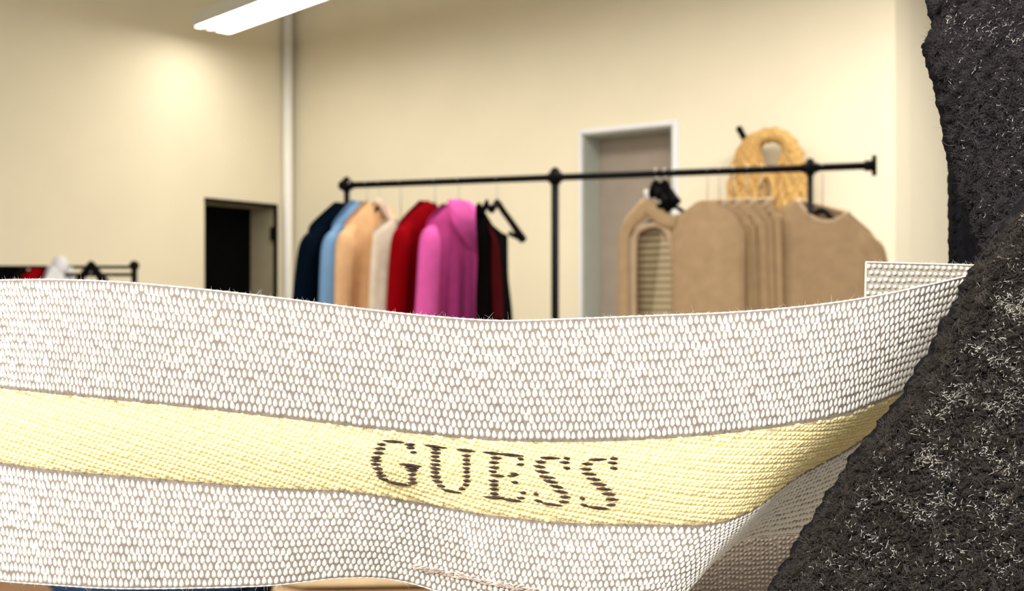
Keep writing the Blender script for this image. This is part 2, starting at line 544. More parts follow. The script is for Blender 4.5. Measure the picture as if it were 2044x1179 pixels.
def make_garment(name, label, cat, px, py, Ta, Tb, Wa, Wb, m, sleeves=True, sm=None, group=None, rib=None, sl=0.58, r0=0.052, r1=0.042, out=0.03, hlabel=None, hbody=None, fwd=0.01, **k):
    o = apex_on(px, py)
    ta, tb = gdir(Ta), gdir(Tb)
    length = k.get('length', 0.68)
    g = thing(name, label, cat, (float(o[0]), float(o[1]), float(o[2] - length)), group)
    torso(o, ta, tb, Wa, Wb, **k).build('body', m, g)
    tl = k.get('tilt', 0.0)
    da, db = k.get('dropa', 0.10) - tl * Wa, k.get('dropb', 0.10) + tl * Wb
    if sleeves:
        sleeve(o, ta, tb, -Wa * 1.0, -da - 0.005, sl, r0, r1, out, fwd).build('sleeve', sm or m, g)
        if sleeves != 'near':
            sleeve(o, ta, tb, Wb * 1.0, -db - 0.005, sl, r0, r1, out, fwd).build('sleeve', sm or m, g)
    if rib:
        neck_rib(o, ta, tb, k.get('neck', 0.075), k.get('dip', 0.05), 0.008, k.get('th', 0.035) * 0.5, True, k.get('tilt', 0.0)).build('neck_rib', rib, g)
    hanger(px, o + UP * -0.022, ta, tb, min(Wa, Wb) * 0.62, min(k.get('dropa', 0.10), k.get('dropb', 0.10)) * 0.62, hlabel, hbody, tilt=tl)
    return g, o, ta, tb


TN, TF = (0.5, 0.866), (0.07, 1.0)
RG = 'garments hanging on the long clothes rack'
fab = dict(
    navy=fabric('navy_wool', (0.001, 0.004, 0.010), spec=0.03),
    blue=fabric('light_blue_cotton', (0.18, 0.33, 0.54)),
    peach=fabric('peach_knit', (0.74, 0.45, 0.235)),
    peach_light=fabric('peach_collar', (0.82, 0.62, 0.50)),
    cream=fabric('cream_knit', (0.86, 0.76, 0.60)),
    red=fabric('red_wool', (0.24, 0.001, 0.004), spec=0.03),
    pink=fabric('pink_fleece', (0.50, 0.055, 0.24)),
    pink_lit=fabric('pink_fleece_lit', (0.72, 0.11, 0.40)),  # brighter pink: light falling on the sleeves is put into the colour
    black=fabric('black_cloth', (0.002, 0.0015, 0.002), spec=0.02),
    wine=fabric('dark_red_velvet', (0.05, 0.0015, 0.003), spec=0.03),
    beige=fabric('beige_knit', (0.47, 0.325, 0.19)),
    beige2=fabric('beige_knit_warm', (0.50, 0.345, 0.20)),
    ribb=fabric('beige_rib', (0.58, 0.43, 0.28)),
    stripe=mat('striped_rib_knit', (0.40, 0.325, 0.20), 0.95, stripes=((0.17, 0.135, 0.08), 42), spec=0.1),
    stripe2=mat('striped_rib_sleeve', (0.56, 0.46, 0.30), 0.95, stripes=((0.32, 0.255, 0.155), 42), spec=0.1),
    white=fabric('white_cloth', (0.75, 0.75, 0.78)),
    denim=fabric('dark_denim', (0.022, 0.045, 0.10), var=0.35, scale=60),
    beige_cloth=fabric('sand_cloth', (0.66, 0.48, 0.28)),
)
make_garment('coat', 'dark navy coat at the far left end of the long rack', 'coat', 700, 405, TN, TF, 0.235, 0.18, fab['navy'], group=RG, dropa=0.115, flare=0.30, sl=0.62, r0=0.05, r1=0.055, out=0.085,
             hlabel='hanger holding the dark navy coat at the rack end')
make_garment('shirt', 'light blue shirt between the navy coat and the peach jumper', 'shirt', 732, 402, TN, TF, 0.200, 0.18, fab['blue'], group=RG, dropa=0.11, flare=0.08, out=0.045,
             hlabel='hanger holding the light blue shirt')
g, o, ta, tb = make_garment('jumper', 'peach jumper with a pale open collar on the long rack', 'jumper', 757, 404, TN, (0.35, 0.94), 0.205, 0.14, fab['peach'], group=RG, dropa=0.105, flare=0.05, out=0.012, r0=0.045, dip=0.07, fold=0.010, ff=4,
             hlabel='hanger holding the peach jumper')
mb = MB()
t = np.linspace(-1, 1, 16)
mb.tube(gpos(o, ta, tb, t * 0.055 + 0.012, 0.02 + 0.02 * (1 - t ** 2), -0.062 - 0.072 * t), 0.006 + 0.014 * np.sqrt(np.clip(1 - t ** 2, 0, 1)), 10, flat=(np.array([0.866, -0.5, 0]), 0.4))
mb.build('collar', fab['peach_light'], g)
make_garment('camisole', 'cream knit vest between the peach jumper and the red top', 'vest', 800, 438, TN, TF, 0.165, 0.10, fab['cream'], sleeves=False, group=RG, neck=0.07, dip=0.07, dropa=0.06, dropb=0.05, flare=0.28, length=0.6,
             hlabel='hanger holding the cream knit vest')
make_garment('wool_top', 'deep red wool top beside the pink hoodie', 'top', 868, 402, TN, TF, 0.215, 0.14, fab['red'], group=RG, dropa=0.095, flare=0.05, out=0.045, r0=0.045, r1=0.055, dip=0.02, fold=0.010, ff=4, ph=1.0,
             hlabel='black hanger holding the deep red wool top')
g, o, ta, tb = make_garment('hoodie', 'bright pink hooded sweatshirt with its hood hanging forward', 'hoodie', 916, 408, (0.58, 0.815), (0.42, 0.907), 0.180, 0.17, fab['pink'], sm=fab['pink_lit'], group=RG, dropa=0.085, flare=0.08, out=0.065, r0=0.046, r1=0.064, dip=0.03, fwd=0.05,
             fold=0.006, th=0.045, hlabel='hanger holding the bright pink hooded sweatshirt')
# hood: a soft pouch that falls over the front of the neck
G = []
for i in range(13):
    u = i / 12
    ring = []
    for j in range(17):
        v = j / 16 * 2 - 1
        wdt = 0.070 + 0.045 * math.sin(PI * min(1, u * 1.1)) * (1 - 0.5 * u)
        a = v * wdt * (1 - 0.75 * u ** 3) + 0.045 * u
        zz = -0.004 + 0.012 * math.cos(v * 1.4) * (1 - u) - 0.178 * u + 0.012 * abs(v) * (1 - u)
        off = 0.030 + 0.078 * math.sin(PI * min(1, 0.12 + u * 0.88)) * math.sqrt(max(0, 1 - v * v * 0.9)) - 0.035 * (1 - u)
        ring.append(gpos(o, ta, tb, np.array(a), np.array(off), np.array(zz)))
    G.append(ring)
mb = MB(); mb.grid(np.array(G)); hood = mb.build('hood', fab['pink_lit'], g)
sol = hood.modifiers.new('cloth_thickness', 'SOLIDIFY'); sol.thickness = 0.012; sol.offset = 0

# black dress with a dark red front, on a black hanger whose far arm shows bare
px, py = 992, 403
TA_D, TB_D = gdir((0.40, 0.916)), gdir((0.42, 0.907))
o = apex_on(px, py)
g = thing('dress', 'black sleeveless dress with dark red front beside the middle post', 'dress', (float(o[0]), float(o[1]), float(o[2] - 0.8)), RG)
tS = np.linspace(-1, 1, 26); qS = np.linspace(0, 1, 26)
S, Q = np.meshgrid(tS, qS, indexing='ij')
for nm, mm, sc, lift, sh_ in (('body', fab['black'], 1.0, 0.0, 0.0), ('front_panel', fab['wine'], 0.24, 0.005, -0.16)):
    mb = MB()
    for face in ((1, -1) if nm == 'body' else (1,)):
        wl, wr = -0.205, 0.115
        cen = (wl + wr) / 2 + 0.045 * Q
        hw = (wr - wl) / 2 * (0.86 + 0.36 * Q ** 1.4 - 0.10 * np.exp(-((Q - 0.22) / 0.12) ** 2)) * sc
        ztop = np.interp(S * sc + sh_, [-1, -0.75, -0.5, 0, 0.6, 1], [-0.03, -0.012, -0.04, -0.085, -0.108, -0.115]) - (0.03 if nm == 'front_panel' else 0)
        z = ztop * (1 - Q) + (-0.80 if nm == 'body' else -0.42) * Q
        off = face * 0.016 * np.sqrt(np.clip(1 - (S * sc + sh_) ** 2, 0, 1)) * np.clip(Q * 5 + 0.25, 0, 1) + 0.004 * np.sin(7 * (S * sc + sh_) + 3 * Q) * Q + face * lift
        aa = cen + S * hw + sh_ * hw / sc
        mb.grid(gpos(o, TA_D, TB_D, aa, off, z), flip=face < 0)
    mb.build(nm, mm, g)
mb = MB()
t = np.linspace(0, 1, 10)
mb.tube(gpos(o, TA_D, TB_D, -0.155 + 0.05 * t, 0.012 + 0 * t, -0.06 + 0.07 * t - 0.02 * t ** 2), 0.014, 8, flat=(np.array([TA_D[1], -TA_D[0], 0]), 0.4))
mb.build('strap', fab['black'], g)
mb = MB(); mb.tube(gpos(o, TA_D, TB_D, 0.095 + 0.115 * t, 0.004 + 0 * t, -0.108 - 0.016 * t), 0.010, 8, flat=(np.array([TA_D[1], -TA_D[0], 0]), 0.4)); mb.build('strap', fab['black'], g)
hanger(px, o - UP * 0.012, TA_D, TB_D, 0.225, 0.112, 'black hanger with a bare arm holding the black and red dress', thick=0.0115, bar=False, Wn=0.05)
# --- right-hand group: beige knitwear, faces turned to the viewer
TR = (0.80, -0.60)
ta = gdir(TR)
# frontmost: wide open-sided beige knit; striped knit shows through its open side
o = apex_on(1346, 401)
g = thing('cardigan', 'frontmost beige knit with wide neckline and an arched open side', 'cardigan', (float(o[0]), float(o[1]), float(o[2] - 0.66)), RG)


def pan(o, edges, length, th, n_off, fold=0.004, cols=20, rows=24, ph=0.0):
    """cloth panel: edges = list of (a, ztop); bottom at -length"""
    e = np.array(edges, float)
    tt = np.linspace(0, len(e) - 1, cols)
    c = catmull(e, tt)
    q = np.linspace(0, 1, rows)
    mb = MB()
    for face in (1, -1):
        a = c[:, 0][:, None] + 0 * q[None]
        z = c[:, 1][:, None] * (1 - q[None]) - length * q[None]
        u = np.linspace(-1, 1, cols)[:, None]
        pr = np.sqrt(np.clip(1 - u ** 2, 0, 1))
        off = n_off + face * th * pr * (0.35 + 0.65 * np.clip(q * 5, 0, 1)[None]) + fold * np.sin(4 * u + 2 * q[None] + ph) * q[None]
        mb.grid(gpos(o, ta, ta, a, off, z), flip=face < 0)
    return mb


pan(o, [(-0.004, -0.050), (0.03, -0.046), (0.075, -0.028), (0.118, -0.006), (0.175, -0.020), (0.228, -0.055), (0.264, -0.115)], 0.66, 0.035, 0.012, cols=26, ph=0.5).build('front_panel', fab['beige2'], g)
mb = MB()
arc = [(-0.188, -0.66), (-0.187, -0.40), (-0.186, -0.14), (-0.178, -0.085), (-0.155, -0.050), (-0.120, -0.022), (-0.095, -0.006), (-0.070, -0.016), (-0.045, -0.040), (-0.015, -0.058), (0.02, -0.062)]
ac = catmull(arc, np.linspace(0, len(arc) - 1, 60))
rr = np.interp(np.linspace(0, 10, 60), [0, 2, 4, 6, 8, 10], [0.030, 0.022, 0.026, 0.034, 0.028, 0.020])
mb.tube(gpos(o, ta, ta, ac[:, 0], 0.022 + 0 * ac[:, 0], ac[:, 1] - 0.012), rr, 12, flat=(np.array([ta[1], -ta[0], 0]), 0.55))
mb.build('shoulder_band', fab['beige2'], g)
mb = MB()
arc = [(-0.150, -0.66), (-0.150, -0.40), (-0.149, -0.15), (-0.140, -0.105), (-0.110, -0.085), (-0.060, -0.080), (-0.025, -0.10), (0.0, -0.16), (0.012, -0.26)]
ac = catmull(arc, np.linspace(0, len(arc) - 1, 50))
mb.tube(gpos(o, ta, ta, ac[:, 0], 0.012 + 0 * ac[:, 0], ac[:, 1]), 0.011, 8)
mb.build('edge_rib', fab['ribb'], g)
hanger(1346, o + UP * -0.03, ta, ta, 0.17, 0.08, 'black hanger inside the frontmost beige open-sided knit')
# striped
o2 = o.copy()
g = thing('striped_sweater', 'taupe striped rib sweater showing inside the open side of the frontmost beige knit', 'sweater', (float(o[0]), float(o[1]), float(o[2] - 0.64)), RG)
pan(o, [(-0.165, -0.15), (-0.14, -0.085), (-0.10, -0.072), (-0.05, -0.08), (-0.01, -0.10), (0.05, -0.10), (0.10, -0.10)], 0.64, 0.016, -0.030, ph=1).build('body', fab['stripe'], g)
sc = np.linspace(0, 1, 16)
mb = MB(); mb.tube(gpos(o, ta, ta, -0.020 - 0.036 * sc, 0.006 + 0.004 * sc, -0.125 - 0.5 * sc), 0.028 + 0.030 * sc, 14, flat=(np.array([ta[1], -ta[0], 0]), 0.35)); mb.build('sleeve', fab['stripe2'], g)

beige_lab = [
    (1412, 402, 'second beige jumper of the row, mostly hidden by the frontmost open-sided knit', 0.140, 'hanger of the second beige jumper in the row'),
    (1436, 401, 'third beige jumper of the row, only a narrow sleeve edge showing', 0.116, 'hanger of the third beige jumper in the row'),
    (1464, 400, 'fourth beige jumper, a thin strip in the middle of the row', 0.102, 'hanger of the fourth beige jumper in the row'),
    (1492, 400, 'fifth beige jumper, squeezed just before the last two of the row', 0.076, 'hanger of the fifth beige jumper in the row'),
    (1522, 399, 'sixth beige jumper, its edge right behind the last crew neck sweater', 0.050, 'hanger of the sixth beige jumper in the row'),
]
for i, (px, py, lab, wb, hl) in enumerate(beige_lab):
    make_garment('jumper', lab, 'jumper', px, py, TR, TR, 0.17, wb, fab['beige'] if i % 2 else fab['beige2'], group=RG, rib=fab['ribb'], length=0.66, th=0.013, dip=0.02, neck=0.035,
                 dropa=0.09, dropb=0.02 + 0.45 * wb, flare=0.02, fold=0.003, sl=0.55, r0=0.020, r1=0.022, out=0.008, fwd=0.0, hlabel=hl)
make_garment('jumper', 'last beige crew neck sweater of the row, wide and nearest the rail end', 'jumper', 1642, 412, TR, TR, 0.230, 0.165, fab['beige'], group=RG, rib=fab['ribb'], length=0.66, th=0.035, dip=0.05, neck=0.085, tilt=0.30,
             dropa=0.11, dropb=0.05, flare=0.05, fold=0.006, ff=3, sl=0.56, r0=0.045, r1=0.045, out=0.012, fwd=-0.03, hlabel='black hanger of the last crew neck sweater by the rail end')
# bare clip hangers on the rail above the frontmost knit
for k, (px, lab) in enumerate(((1309, 'bare black clip hanger on the rail before the grey door, first of two'), (1327, 'bare black clip hanger on the rail before the grey door, second of two'))):
    q = rail_at(px)
    ap = q + UP * -0.045
    td = gdir((0.55, -0.835))
    h = hanger(px, ap, td, td, 0.055, 0.06, lab, thick=0.014, bar=True, group='bare clip hangers')
    for s_ in (-1, 1):
        c = ap + td * s_ * 0.030 - UP * (0.028 + 0.03 * k)
        mb = MB(); mb.box(c, td, np.array([td[1], -td[0], 0]), UP, 0.008, 0.020, 0.020); mb.build('clip', M['clear'] if s_ < 0 else M['black_plastic'], h)

# ------------------------------------------------------------------ straw bag on a wall peg
def wall_pt(px, py, off):
    k = (px - W / 2) / F
    # CORNER - E1*s - E2*off  (off = in front of the wall)
    b = CORNER - E2 * off
    s = (k * b[1] - b[0]) / (-E1[0] + k * E1[1])
    p = b - E1 * s
    return np.array([p[0], p[1], CAMZ + (H / 2 - py) / F * p[1]])


bagc = wall_pt(1534, 340, 0.10)
bag = thing('straw_bag', 'golden straw tote bag with arched handle hanging on the cream wall', 'bag', tuple(bagc - UP * 0.25))
we = -E1
PX = bagc[1] / F / 0.84          # metres along the wall per photo pixel there


def bp(px, py, off):
    return wall_pt(px, py, 0.15 + off)


mb = MB(); mbd = MB()
outer = [(1448, 440), (1450, 395), (1458, 345), (1470, 305), (1492, 275), (1525, 260), (1555, 259), (1582, 275), (1600, 305), (1609, 345), (1613, 395), (1615, 440)]
inner = [(1530, 440), (1531, 395), (1533, 350), (1524, 322), (1516, 303), (1520, 288), (1536, 281), (1552, 283), (1562, 297), (1556, 318), (1541, 350), (1535, 440)]
oc = catmull(outer, np.linspace(0, 11, 90)); ic = catmull(inner, np.linspace(0, 11, 90))
G = []
for i in range(90):
    row = []
    for j in range(15):
        v = j / 14
        p = oc[i] * (1 - v) + ic[i] * v
        row.append(bp(p[0], p[1], 0.05 * math.sin(PI * min(1, 0.04 + v * 0.92)) ** 0.6))
    G.append(row)
mbd.grid(np.array(G))
G2 = [[bp(oc[i][0] * (1 - v) + ic[i][0] * v, oc[i][1] * (1 - v) + ic[i][1] * v, -0.05 * math.sin(PI * min(1, 0.04 + v * 0.92)) ** 0.6) for v in np.linspace(0, 1, 9)] for i in range(90)]
mbd.grid(np.array(G2), flip=True)
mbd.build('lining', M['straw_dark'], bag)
for j in range(14):
    v = (j + 0.5) / 14
    pts = []
    for i in range(0, 90, 1):
        p = oc[i] * (1 - v) + ic[i] * v
        wob = 2.0 * math.sin(i * 0.9 + j * 2.1)
        pts.append(bp(p[0] + wob * 0.6, p[1] + wob * 0.5, 0.012 + 0.05 * math.sin(PI * min(1, 0.04 + v * 0.92)) ** 0.6 + 0.008 * math.sin(i * 1.7 + j * PI)))
    mb.tube(pts, 0.0115 + 0.003 * np.sin(np.arange(90) * 1.1 + j), 6)
mb.build('woven_straw', M['straw'], bag)
mb = MB()
pts = [bp(x, y, 0.075) for x, y in ((1507, 400), (1512, 372), (1528, 350), (1540, 358), (1545, 385), (1540, 410))]
mb.tube(catmull(pts, np.linspace(0, 5, 30)), 0.012, 8); mb.build('tie', M['straw'], bag)
mb = MB(); peg0 = wall_pt(1497, 296, 0.0); peg1 = wall_pt(1476, 258, 0.22)
mb.tube([peg0, peg1], 0.017, 10); mb.ball(peg1, 0.019); mb.tube([peg0 + E2 * 0.0, peg0 - E2 * 0.012], 0.035, 16)
tag(mb.build('wall_peg', M['black_metal']), 'black slanting wall peg carrying the straw bag', 'wall peg')

# ------------------------------------------------------------------ small rack by the left wall
DB = 5.0
rk = thing('low_clothes_rack', 'low black clothes rack along the left wall with dark clothes', 'clothes rack', tuple(P(120, 548, DB) * np.array([1, 1, 0])))
for y, x0, x1, d in ((548, -220, 268, DB), (533, -220, 268, DB + 0.35)):
    a, b = P(x0, y, d), P(x1, y, d)
    a[2] = b[2]
    mb = MB(); mb.tube([a, b], 0.009, 10); mb.build('rail', M['black_metal'], rk)
for x, y, d in ((268, 530, DB), (-215, 530, DB)):
    q = P(x, y, d)
    mb = MB(); mb.tube([q, np.array([q[0], q[1], 0.02])], 0.014, 12); mb.ball(q, 0.024); mb.build('post', M['black_metal'], rk)
    mb = MB(); mb.tube([P(x, 548, d), P(x, 533, d + 0.35)], 0.009, 8); mb.build('cross_tube', M['black_metal'], rk)
    mb = MB(); mb.tube([np.array([q[0], q[1] - 0.2, 0.02]), np.array([q[0], q[1] + 0.45, 0.02])], 0.014, 8); mb.build('foot', M['black_metal'], rk)


def low_garment(name, label, cat, px, top, m, half, lift=0.0, hoodie=False):
    o = P(px, top, DB)
    t_ = gdir((0.35, 0.937))
    g = thing(name, label, cat, (float(o[0]), float(o[1]), float(o[2] - 0.7)), 'clothes on the low rack')
    torso(o, t_, t_, half, half, neck=0.06, dip=0.02, dropa=0.07, dropb=0.07, length=0.7, th=0.035, flare=0.05).build('body', m, g)
    for s_ in (-1, 1): sleeve(o, t_, t_, s_ * half, -0.075, 0.5, 0.045, 0.04, 0.02).build('sleeve', m, g)
    if hoodie:
        mb = MB(); mb.ball(o + UP * 0.0, 0.045, 0.85, 0.9, 1.1); mb.build('hood', m, g)
    return g


for x, lab in ((-70, 'black jacket on the low rack at the photo edge'), (-25, 'second black jacket on the low rack from its red top'), (22, 'black jacket on the low rack just beside the red top')):
    low_garment('jacket', lab, 'jacket', x, 533, fab['black'], 0.21)
low_garment('top', 'red top on the low rack along the left wall', 'top', 88, 535, fab['red'], 0.16)
low_garment('hooded_jacket', 'white hooded jacket bulging above the low rack', 'jacket', 120, 530, fab['white'], 0.10, hoodie=True)
ap = P(182, 528, DB); t_ = gdir((0.97, -0.24))
hanger(0, ap - UP * 0.01, t_, t_, 0.075, 0.08, 'empty black hanger on the low rack by the left wall', thick=0.018, bar=True, group='hangers on the low rack', hang=P(182, 548, DB))

# ------------------------------------------------------------------ display table under the ribbon, far below
ty = 1.55
tz = CAMZ + (H / 2 - 1196) / F * ty
tb_ = thing('display_table', 'brown wooden display table below the ribbon', 'table', (-0.30, ty + 0.15, 0))
mb = MB(); mb.box((-0.35, ty + 0.22, tz - 0.045), (1, 0, 0), (0, 1, 0), UP, 0.62, 0.36, 0.02); mb.build('table_top', M['wood'], tb_, False)
for x in (-0.92, 0.22):
    for y in (ty - 0.08, ty + 0.52):
        mb = MB(); mb.box((x, y, (tz - 0.065) / 2), (1, 0, 0), (0, 1, 0), UP, 0.03, 0.03, (tz - 0.065) / 2); mb.build('leg', M['wood'], tb_, False)


def folded(name, label, cat, x0, x1, y0, y1, h, m):
    mb = MB()
    n = 26
    z0 = tz - 0.025
    for L in range(3):
        G = []
        for i in range(n):
            a = 2 * PI * i / n
            ring = []
            for j in range(9):
                t = PI * j / 8
                ca, sa = math.cos(a), math.sin(a)
                sx = abs(ca) ** 0.35 * (1 if ca > 0 else -1); sy = abs(sa) ** 0.35 * (1 if sa > 0 else -1)
                k = max(0.0, math.sin(t)) ** 0.35
                ring.append(((x0 + x1) / 2 + (x1 - x0) / 2 * sx * k * (1 - 0.01 * L), (y0 + y1) / 2 + (y1 - y0) / 2 * sy * k, z0 + h * (L + 0.5) / 3 + h / 6 * math.cos(t) * 1.02 + 0.002 * math.sin(5 * a + L)))
            G.append(ring)
        G.append(G[0])
        mb.grid(np.array(G), flip=True)
    return tag(mb.build(name, m), label, cat, 'folded clothes on the display table')


folded('folded_jeans', 'dark blue denim folded on the table under the ribbon edge', 'jeans', P(70, 0, ty)[0], P(505, 0, ty)[0] - 0.003, ty - 0.02, ty + 0.33, 0.050, fab['denim'])
folded('folded_jumper', 'sand coloured jumper folded on the table beside the blue denim', 'jumper', P(520, 0, ty)[0] + 0.003, P(1000, 0, ty)[0], ty - 0.02, ty + 0.33, 0.062, fab['beige_cloth'])

# ------------------------------------------------------------------ the woven ribbon
# stations along its length: four lines across (upper edge, two seams, lower edge) as (photo x, photo y, depth)
ST = [
    ((-520, 590, .196), (-520, 740, .196), (-520, 880, .196), (-520, 1100, .196)),
    ((-70, 561, .1615), (-70, 767, .1605), (-70, 911, .1605), (-70, 1150, .1615)),
    ((0, 559, .1560), (0, 775, .1550), (0, 922, .1550), (0, 1159, .1560)),
    ((110, 558, .1520), (108, 786, .1510), (106, 937, .1510), (105, 1167, .1520)),
    ((240, 563, .1500), (235, 799, .1492), (232, 948, .1492), (230, 1174, .1500)),
    ((400, 577, .1490), (392, 815, .1484), (388, 961, .1484), (384, 1173, .1490)),
    ((560, 595, .1485), (550, 833, .1480), (545, 973, .1480), (538, 1168, .1486)),
    ((720, 616, .1485), (712, 852, .1480), (706, 981, .1480), (690, 1153, .1492)),
    ((860, 631, .1488), (852, 868, .1482), (846, 1004, .1486), (805, 1160, .1500)),
    ((1000, 640, .1490), (995, 880, .1484), (985, 1028, .1486), (950, 1203, .1490)),
    ((1150, 636, .1490), (1150, 882, .1484), (1140, 1043, .1484), (1118, 1228, .1484)),
    ((1300, 630, .1488), (1300, 877, .1482), (1292, 1046, .1482), (1265, 1222, .1484)),
    ((1450, 624, .1486), (1440, 866, .1480), (1415, 1045, .1484), (1352, 1196, .1490)),
    ((1600, 612, .1486), (1570, 850, .1484), (1500, 1018, .1500), (1420, 1126, .1510)),
    ((1730, 594, .1490), (1680, 830, .1500), (1590, 952, .1550), (1478, 1080, .1595)),
    ((1850, 569, .1500), (1765, 798, .1535), (1690, 896, .1620), (1560, 1067, .1720)),
    ((1935, 549, .1530), (1830, 768, .1590), (1775, 838, .1700), (1630, 1063, .1860)),
    ((2020, 520, .1580), (1910, 725, .1650), (1870, 775, .1780), (1730, 1040, .1980)),
]
STA = np.array(ST, float)          # K,4,3


def rib(u, v):
    """ribbon surface: u station number, v 0..3 across its three bands"""
    u = np.asarray(u, float); v = np.asarray(v, float)
    u, v = np.broadcast_arrays(u, v)
    L = [catmull(STA[:, k], u) for k in range(4)]
    i = np.clip(v.astype(int), 0, 2)
    f = (v - i)[..., None]
    Ls = np.stack(L, 0)
    a = np.take_along_axis(Ls, i[None, ..., None], 0)[0]
    b = np.take_along_axis(Ls, (i + 1)[None, ..., None], 0)[0]
    q = a * (1 - f) + b * f
    dep = q[..., 2] - 0.0006 * np.sin(PI * f[..., 0])
    # soft diagonal ripples of the slack lower band
    rid = np.exp(-((q[..., 0] - (860 + 0.55 * (q[..., 1] - 1060))) / 45) ** 2) * np.clip(v - 1.6, 0, 1)
    dep = dep + 0.0022 * rid - 0.0010 * np.exp(-((q[..., 0] - (940 + 0.5 * (q[..., 1] - 1060))) / 60) ** 2) * np.clip(v - 1.6, 0, 1)
    return PA(q[..., 0], q[..., 1], dep)


def px_of(p):
    return np.stack([p[..., 0] / p[..., 1] * F + W / 2, H / 2 - (p[..., 2] - CAMZ) / p[..., 1] * F], -1)


uu = np.linspace(0, 17, 3401)


def columns(v, spacing):
    """station numbers spaced along line v; spacing in photo pixels as a function of photo x"""
    p = px_of(rib(uu, np.full_like(uu, v)))
    seg = np.linalg.norm(np.diff(p, axis=0), axis=1)
    mid = (p[1:, 0] + p[:-1, 0]) / 2
    c = np.concatenate([[0], np.cumsum(seg / spacing(mid))])
    n = int(c[-1])
    return np.interp(np.arange(0, 2 * n) / 2.0, c, uu)       # half steps


def sp_white(x): return np.interp(x, [-520, 0, 160, 420, 1000, 1150, 1500, 1750, 2000], [8, 7.6, 8.4, 11.4, 12.4, 11.5, 11, 9.5, 8])
def sp_low(x): return np.interp(x, [-520, 0, 200, 500, 800, 900, 1100, 1350, 1500, 1750], [9, 8.5, 10.5, 12.2, 12.0, 10.4, 11.5, 11.5, 9.0, 7.0])
def sp_cream(x): return np.interp(x, [-520, 0, 300, 1800], [9, 9, 9.6, 9.6])


def weave(v0, v1, rows, spacing, mb, wfac=0.91, hfac=1.10, relief=0.20, lift=0.00002, jit=0.05):
    cols = columns((v0 + v1) / 2, spacing)
    base = cols[2:-2:2]; n = len(base)
    dv = (v1 - v0) / rows
    for r in range(rows):
        sel = np.arange(2 + (r % 2), len(cols) - 2, 2)
        u = cols[sel] + rng.normal(0, 0.0025, len(sel)); ul = cols[sel - 1]; ur = cols[sel + 1]
        v = np.full(len(sel), v0 + (r + 0.5) * dv) + rng.normal(0, 0.07 * dv, len(sel))
        C = rib(u, v)
        Uv = (rib(ur, v) - rib(ul, v)) / 2
        Vv = (rib(u, np.maximum(v - dv / 2, v0)) - rib(u, np.minimum(v + dv / 2, v1)))
        Vv = nrm(Vv) * np.maximum(np.linalg.norm(Vv, axis=1), 1e-5)[:, None] / 2
        N = nrm(np.cross(Uv, Vv))
        s = 1 + rng.normal(0, jit, (len(sel), 1))
        hw = np.linalg.norm(Uv, axis=1)[:, None]
        tilt = rng.normal(0.10, 0.05, (len(sel), 1))
        lumps(mb, C + N * lift, Uv * wfac * s, Vv * hfac * s - Uv * tilt * 1.3, N * hw * relief * 2 * s, 'pear', 10)


def sheet(v0, v1, mb, thick=0.0006, nv_=12):
    u = np.linspace(0, 17, 420)
    v = np.linspace(v0, v1 - 1e-6, nv_)
    Uq, Vq = np.meshgrid(u, v, indexing='ij')
    G = rib(Uq, Vq)
    mb.grid(G)
    back = G + np.array([0, thick, 0])
    mb.grid(back, flip=True)
    for j in (0, -1):
        mb.grid(np.stack([G[:, j], back[:, j]], 1), flip=(j == 0))


def edge_fuzz(mb, v, n, up=True, u0=1, u1=16, lmin=0.0002, lmax=0.0008):
    u = rng.uniform(u0, u1, n)
    p = rib(u, np.full(n, v))
    d = np.stack([rng.normal(0, 0.6, n), rng.normal(-0.1, 0.3, n), (1 if up else -1) * rng.uniform(0.3, 1, n)], -1)
    fibres(mb, p, d, rng.uniform(lmin, lmax, n) * np.where(rng.random(n) < 0.12, 2.0, 1.0), rng.normal(0, 0.4, n), 0.000018)


ribbon = thing('woven_ribbon', 'wide white and cream woven ribbon with dark stitched lettering in the foreground', 'ribbon', tuple(P(900, 1179, 0.149)))
bands = []
for (v0, v1, rows, spf, edge_v, lab) in ((0.0, 1.0, 14, sp_white, 0.0, 'upper white band with selvage'), (2.0, 3.0, 13, sp_low, 3.0, 'lower white band with selvage')):
    g_ = MB(); sheet(v0, v1, g_)
    band = g_.build('white_band', M['ground'], ribbon)
    band['label'] = lab
    t_ = MB()
    a0, a1 = (0.015, 0.975) if v0 == 0 else (2.03, 2.985)
    weave(a0, a1, rows, spf, t_)
    u = np.linspace(0, 17, 500)
    t_.tube(rib(u, np.full(500, edge_v - (1e-6 if edge_v > 2 else 0))) + np.array([0, 0.0001, 0]), 0.00014 + 0.00003 * np.sin(np.arange(500) * 1.9), 7)
    edge_fuzz(t_, edge_v - (1e-6 if edge_v > 2 else 0), 420 if v0 == 0 else 120, v0 == 0)
    t_.build('white_thread', M['thread'], band)
    # frayed pale weft where the white meets the cream
    fz = MB()
    sv = 1.0 if v0 == 0 else 2.0
    n = 2600
    uq = rng.uniform(1, 16, n)
    p = rib(uq, np.full(n, sv) + rng.normal(0, 0.035, n))
    d = np.stack([rng.normal(0, 0.8, n), rng.normal(-0.45, 0.2, n), rng.normal(0, 0.8, n)], -1)
    fibres(fz, p, d, rng.uniform(0.0003, 0.0010, n), rng.normal(0, 0.5, n), 0.00002, 3)
    fz.build('frayed_weft', M['ground'], band)
